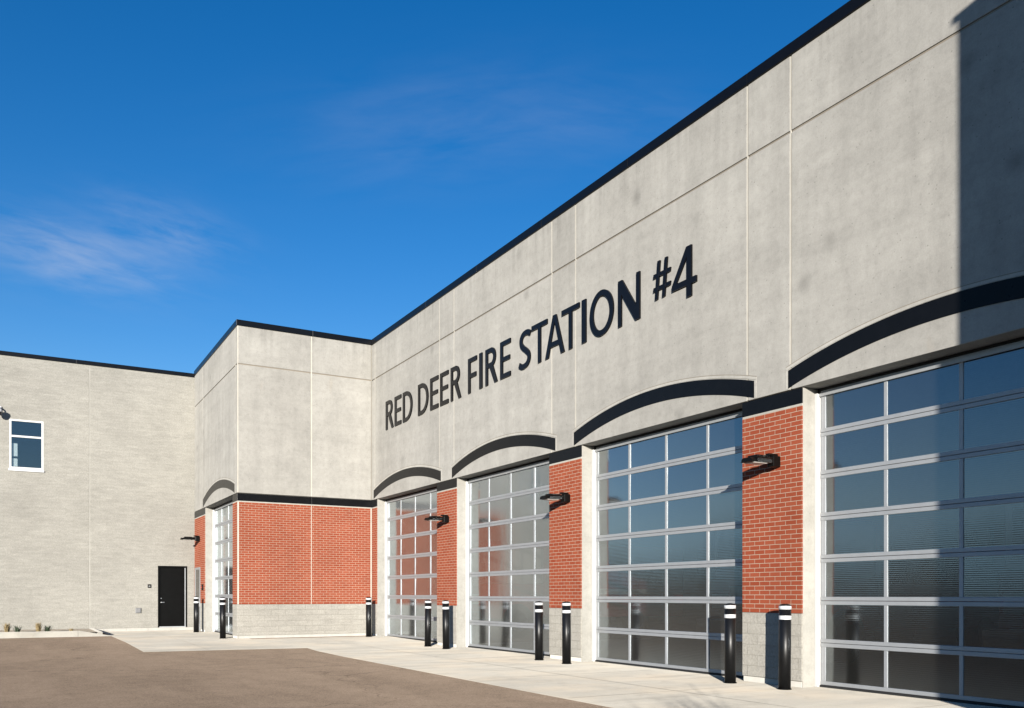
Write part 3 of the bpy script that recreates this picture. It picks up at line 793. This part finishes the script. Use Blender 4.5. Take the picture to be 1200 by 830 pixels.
LETTERS = [('R', 24.801, .59), ('E', 24.101, .48), ('D', 23.481, .67), ('D', 22.395, .67), ('E', 21.585, .50), ('E', 20.959, .49), ('R', 20.317, .58),
           ('F', 19.334, .45), ('I', 18.74, .14), ('R', 18.424, .58), ('E', 17.699, .47), ('S', 16.852, .53), ('T', 16.295, .63), ('A', 15.74, .73), ('T', 15.106, .64), ('I', 14.374, .14), ('O', 14.101, .77), ('N', 13.179, .64),
           ('#', 12.163, .47), ('4', 11.654, .61)]
sign = thing('lettering_sign', 'raised black letters RED DEER FIRE STATION #4 on the concrete facade', 'sign', (D, 18, 6.28))
for ch, ytop, w in LETTERS:
    h, s, z0 = .845, .110, 6.28
    if ch == '#':
        hh, zz = .66, 6.47
        m = MB()
        sl = .07
        def par(a, b, t, x0, x1):  # slanted bar from a to b
            m.prism_x([(ytop - q[0], zz + q[1]) for q in t], x0, x1)
        for bx in (.09, .285):
            par(0, 0, [(bx - sl / 2, 0), (bx - sl / 2 + .066, 0), (bx + sl / 2 + .066, hh), (bx + sl / 2, hh)], D - .036, D - .002)
        for bz in (.15, .385):
            par(0, 0, [(0.0, bz), (w - .015, bz), (w, bz + .07), (.015, bz + .07)], D - .033, D - .003)
        m.build('letter', M['letter'], sign)
        continue
    cu = bpy.data.curves.new('letter', 'CURVE'); cu.dimensions = '2D'; cu.fill_mode = 'BOTH'; cu.extrude = .017
    for loop in glyph(ch, w, h, s):
        sp = cu.splines.new('POLY'); sp.points.add(len(loop) - 1); sp.use_cyclic_u = True
        for p, (x, y) in zip(sp.points, loop): p.co = (x, y, 0, 1)
    tmp = bpy.data.objects.new('letter', cu); C.objects.link(tmp)
    bpy.context.view_layer.update()
    me = bpy.data.meshes.new_from_object(tmp.evaluated_get(bpy.context.evaluated_depsgraph_get()))
    bpy.data.objects.remove(tmp)
    # glyph x runs along -Y, glyph y along Z, extrusion along X
    me.transform(Matrix(((0, 0, -1, D - .0195), (-1, 0, 0, ytop), (0, 1, 0, z0), (0, 0, 0, 1))))
    me.transform(Matrix.Translation((-sign.location.x, -sign.location.y, -sign.location.z)))
    me.materials.clear(); me.materials.append(M['letter'])
    for p in me.polygons: p.use_smooth = False
    o = bpy.data.objects.new('letter', me); C.objects.link(o); o.parent = sign

# ------------------------------------------------------------------ bollards
def make_bollard():
    b = thing('bollard', '', 'bollard', (0, 0, 0), 'black bollards guarding the overhead doors')
    r = .084
    MB().tube([(0, 0, -.03), (0, 0, 1.13)], r, 28).build('post', M['bollard'], b)
    MB().tube([(0, 0, .978), (0, 0, 1.032)], r + .0025, 28, False).build('reflective_band', M['reflective'], b)
    MB().tube([(0, 0, 1.118), (0, 0, 1.168)], r + .003, 28).build('reflective_band', M['reflective'], b)
    MB().tube([(0, 0, 1.1685), (0, 0, 1.18), (0, 0, 1.192), (0, 0, 1.199)], [r, r * .94, r * .72, r * .25], 28).build('cap', M['bollard'], b)
    MB().tube([(0, 0, -.03), (0, 0, .012)], r + .012, 28).build('base_collar', M['dark_metal'], b)
    return b
bp = make_bollard()
BOL = [(9.42, 8.82, 'black bollard with white bands in front of the brick pier left of the shadowed door'),
       (9.40, 9.87, 'black bollard with white bands by the right edge of the blue reflecting door'),
       (9.30, 14.20, 'black bollard before the brick pier left of the blue reflecting door'),
       (9.35, 15.30, 'black bollard by the right edge of the third door from the shadowed wall'),
       (9.30, 19.60, 'black bollard standing in front of the slim brick pier next to the red tinted door'),
       (9.34, 20.78, 'black bollard overlapping the right edge of the door nearest the inner corner'),
       (9.42, 25.3, 'black bollard at the inner corner beside the wide brick wall'),
       (5.33, 26.25, 'black bollard by the outer corner of the projecting brick bay'),
       (5.40, 30.85, 'farthest black bollard, right beside the plain black door')]
for i, (x, y, lab) in enumerate(BOL):
    b = bp if i == 0 else copy_tree(bp)
    b.location = (x, y, g(y) + .006); b['label'] = lab
    b.rotation_euler = (R(math.sin(i * 5.1) * .5), R(math.cos(i * 3.7) * .5), i * 1.3)

# ------------------------------------------------------------------ wall lights
def make_light():
    t = thing('wall_light', '', 'wall light', (0, 0, 0), 'black wall lights on the brick piers')
    MB().box(-.150, 0, -.062, .062, -.09, .07).build('wall_box', M['dark_metal'], t, .012)
    MB().box(-.20, -.02, -.03, .045, .0705, .105).build('top_cover', M['dark_metal'], t, .006)
    MB().box(-.24, -.151, -.058, .05, -.045, .045).build('arm', M['dark_metal'], t, .006)
    hd = MB()
    hd.prism_x([(-.12, -.052), (.12, -.052), (.12, .0), (.09, .03), (-.09, .03), (-.12, .0)], -.52, -.241)
    hd.prism_x([(-.11, -.052), (.11, -.052), (.10, -.015), (.07, .01), (-.07, .01), (-.10, -.015)], -.62, -.521)
    h = hd.build('lamp_head', M['dark_metal'], t)
    fn = MB()
    for k in range(9): fn.box(-.50 + k * .028, -.49 + k * .028, -.095, .095, .0305, .055)
    fn.build('fin', M['dark_metal'], h)
    MB().box(-.56, -.30, -.09, .09, -.062, -.0525).build('lens', M['lens'], h)
    return t
lp = make_light()
LG = [(D, 9.31, 'black wall light on the brick pier left of the shadowed door'),
      (D, 14.88, 'black wall light on the brick pier left of the blue reflecting door'),
      (D, 20.52, 'black wall light on the slim brick pier near the inner corner'),
      (XS, 31.85, 'small black wall light on the side of the projecting bay above the glazed door')]
for i, (x, y, lab) in enumerate(LG):
    t = lp if i == 0 else copy_tree(lp)
    t.location = (x - .002, y, 3.29); t['label'] = lab

# ------------------------------------------------------------------ small wall fittings
t = thing('card_reader', 'small dark card reader box left of the black door', 'card reader', (4.19, YL, 1.65))
MB().box(4.132, 4.243, YL - .035, YL, 1.585, 1.71).build('housing', M['dark_metal'], t, .006)
MB().box(4.16, 4.215, YL - .039, YL - .0355, 1.615, 1.665).build('keypad', M['grey_box'], t)
t = thing('outlet_box', 'grey weatherproof outlet box low on the pale block wall', 'outlet box', (3.82, YL, .8))
MB().box(3.735, 3.91, YL - .05, YL, .715, .89).build('housing', M['grey_box'], t, .008)
MB().box(3.75, 3.82, YL - .058, YL - .0505, .73, .875).box(3.826, 3.896, YL - .058, YL - .0505, .73, .875).build('cover', M['grey_box'], t, .003)
t = thing('push_button', 'small dark push button box on the brick beside the glazed side door', 'push button', (XS, 31.25, 1.6))
MB().box(XS - .04, XS - .001, 31.18, 31.32, 1.5, 1.7).build('housing', M['dark_metal'], t, .006)
MB().box(XS - .047, XS - .0405, 31.22, 31.28, 1.57, 1.63).build('button', M['engine_red'], t)
t = thing('security_camera', 'white security camera with dark dome beside the upper window', 'camera', (-.34, YL, 7.2))
MB().box(-.44, -.26, YL - .06, YL, 7.20, 7.42).build('mount', M['white_metal'], t, .01)
MB().tube([(-.35, YL - .06, 7.36), (-.35, YL - .20, 7.38), (-.35, YL - .30, 7.34), (-.35, YL - .32, 7.26)], .025, 12).build('arm', M['white_metal'], t)
MB().tube([(-.35, YL - .32, 7.30), (-.35, YL - .32, 7.26), (-.35, YL - .32, 7.18)], [.05, .11, .12], 20).build('housing', M['white_metal'], t)
MB().tube([(-.35, YL - .32, 7.18), (-.35, YL - .32, 7.12), (-.35, YL - .32, 7.08), (-.35, YL - .32, 7.06)], [.105, .095, .06, .015], 20).build('dome', M['black_glass'], t)

# ------------------------------------------------------------------ plants in the bed
def tuft(x, y, n, hgt, spread, mat, label, name, seed):
    rr = random.Random(seed); m = MB(); z = zb + .118
    for k in range(n):
        a = rr.uniform(0, 6.283); rad = rr.uniform(0, spread * .35)
        bx, by = x + rad * math.cos(a), y + rad * math.sin(a)
        le = hgt * rr.uniform(.55, 1.0); ln = rr.uniform(.05, .8) * spread
        ww = rr.uniform(.006, .013); d = Vector((math.cos(a), math.sin(a), 0)); sd = Vector((-d.y, d.x, 0)) * ww
        p0 = Vector((bx, by, z)); p1 = p0 + d * ln * .35 + Vector((0, 0, le * .6)); p2 = p0 + d * ln + Vector((0, 0, le))
        m.face([p0 - sd, p0 + sd, p1 + sd * .8, p1 - sd * .8]); m.face([p1 - sd * .8, p1 + sd * .8, p2])
    return tag(m.build(name, mat, None, 0, (x, y, z)), label, 'plant', 'plants in the bed by the block wall')
tuft(-.10, 30.2, 120, .34, .16, M['dry_grass'], 'tan ornamental grass clump at the left end of the planting bed', 'grass_clump', 1)
tuft(.17, 30.3, 60, .26, .20, M['green_plant'], 'dark spiky plant right beside the left tan grass clump', 'low_plant', 2)
tuft(.72, 30.2, 120, .34, .16, M['dry_grass'], 'tan ornamental grass clump in the middle of the bed below the window', 'grass_clump', 3)
tuft(.97, 30.35, 60, .25, .20, M['green_plant'], 'dark spiky plant just right of the middle tan grass clump', 'low_plant', 4)
tuft(1.62, 30.3, 26, .13, .16, M['dry_grass'], 'tiny dry tuft near the lowered end of the curb', 'grass_clump', 5)

# ------------------------------------------------------------------ fire engines parked behind the doors
def make_engine():
    e = thing('fire_engine', '', 'fire engine', (0, 0, 0), 'fire engines parked inside the bays')
    # front at x = 0 facing -X, body behind
    MB().box(.35, 2.6, -1.2, 1.2, .62, 1.65).build('cab', M['engine_red'], e, .06)
    MB().box(.45, 2.55, -1.18, 1.18, 1.655, 2.75).build('cab_top', M['engine_white'], e, .10)
    MB().box(2.7, 8.0, -1.22, 1.22, .62, 2.9).build('body', M['engine_red'], e, .04)
    MB().box(2.72, 7.98, -1.226, 1.226, 1.35, 1.52).build('stripe', M['engine_white'], e)
    MB().box(0, .34, -1.22, 1.22, .45, .85).build('bumper', M['chrome'], e, .04)
    MB().box(.42, .449, -1.02, 1.02, 1.80, 2.55).build('windscreen', M['black_glass'], e, .01)
    MB().box(.30, .349, -.55, .55, .95, 1.5).build('grille', M['chrome'], e, .01)
    for s in (-1, 1):
        MB().box(.31, .349, s * .62, s * 1.08, 1.05, 1.35).build('headlight', M['lens'], e, .01)
        MB().box(.25, .36, s * 1.24, s * 1.46, 1.75, 2.25).build('mirror', M['rubber'], e, .02)
    MB().box(.8, 1.15, -1.0, 1.0, 2.755, 2.93).build('light_bar', M['engine_red'], e, .03)
    for x in (1.6, 6.0):
        for s in (-1, 1):
            w = MB().tube([(x, s * .88, .53), (x, s * 1.21, .53)], .53, 28).build('wheel', M['rubber'], e)
            MB().tube([(x, s * 1.212, .53), (x, s * 1.235, .53)], .3, 20).build('rim', M['chrome'], w)
    return e
ep = make_engine()
for i, (y, x, lab) in enumerate([(6.3, 11.9, 'red and white fire engine behind the shadowed overhead door'),
                                 (12.6, 12.2, 'red and white fire engine behind the blue reflecting overhead door'),
                                 (24.0, 11.6, 'red and white fire engine behind the overhead door by the inner corner')]):
    e = ep if i == 0 else copy_tree(ep)
    e.location = (x, y, .014); e['label'] = lab

# ------------------------------------------------------------------ bare shrub beside the photographer (throws the twig shadow)
rr = random.Random(11)
sh = MB()
def twig(p, d, ln, r, depth):
    q = p + d * ln
    sh.tube([p, (p + q) / 2 + Vector((rr.uniform(-.02, .02), rr.uniform(-.02, .02), 0)), q], [r, r * .85, r * .7], 6)
    if depth == 0: return
    for k in range(rr.choice((2, 3))):
        nd = (d + Vector((rr.uniform(-.55, .55), rr.uniform(-.55, .55), rr.uniform(-.1, .35)))).normalized()
        twig(q, nd, ln * rr.uniform(.6, .85), r * .62, depth - 1)
base = Vector((1.75, -.55, -.02))
for k in range(4):
    a = k * 1.57 + .4
    twig(base + Vector((math.cos(a) * .05, math.sin(a) * .05, 0)), Vector((math.cos(a) * .28, math.sin(a) * .28, 1)).normalized(), .62, .017, 4)
tag(sh.build('bare_shrub', M['bark'], None, 0, base), 'leafless shrub whose twigs throw a shadow on the apron', 'shrub')

# ------------------------------------------------------------------ far tree belt across the lot (seen only mirrored in the doors)
tb = MB(); rr = random.Random(5)
for k in range(4200):
    ang = rr.uniform(R(84), R(215)); dist = rr.uniform(115, 150)
    cx, cy = dist * math.cos(ang), dist * math.sin(ang)
    lump = 4.6 + 1.9 * math.sin(ang * 23) + 1.3 * math.sin(ang * 57 + 1)
    z = rr.uniform(0, 1) ** .7 * max(4.6, lump * 1.05)
    s = rr.uniform(.5, 1.5)
    n = Vector((rr.uniform(-1, 1), rr.uniform(-1, 1), rr.uniform(-.3, 1))).normalized()
    a = n.orthogonal().normalized() * s; b = n.cross(a).normalized() * s * rr.uniform(.5, 1)
    c = Vector((cx, cy, z))
    tb.face([c - a, c + b, c + a, c - b])
o = tb.build('far_woods', M['far_foliage']); o['kind'] = 'stuff'
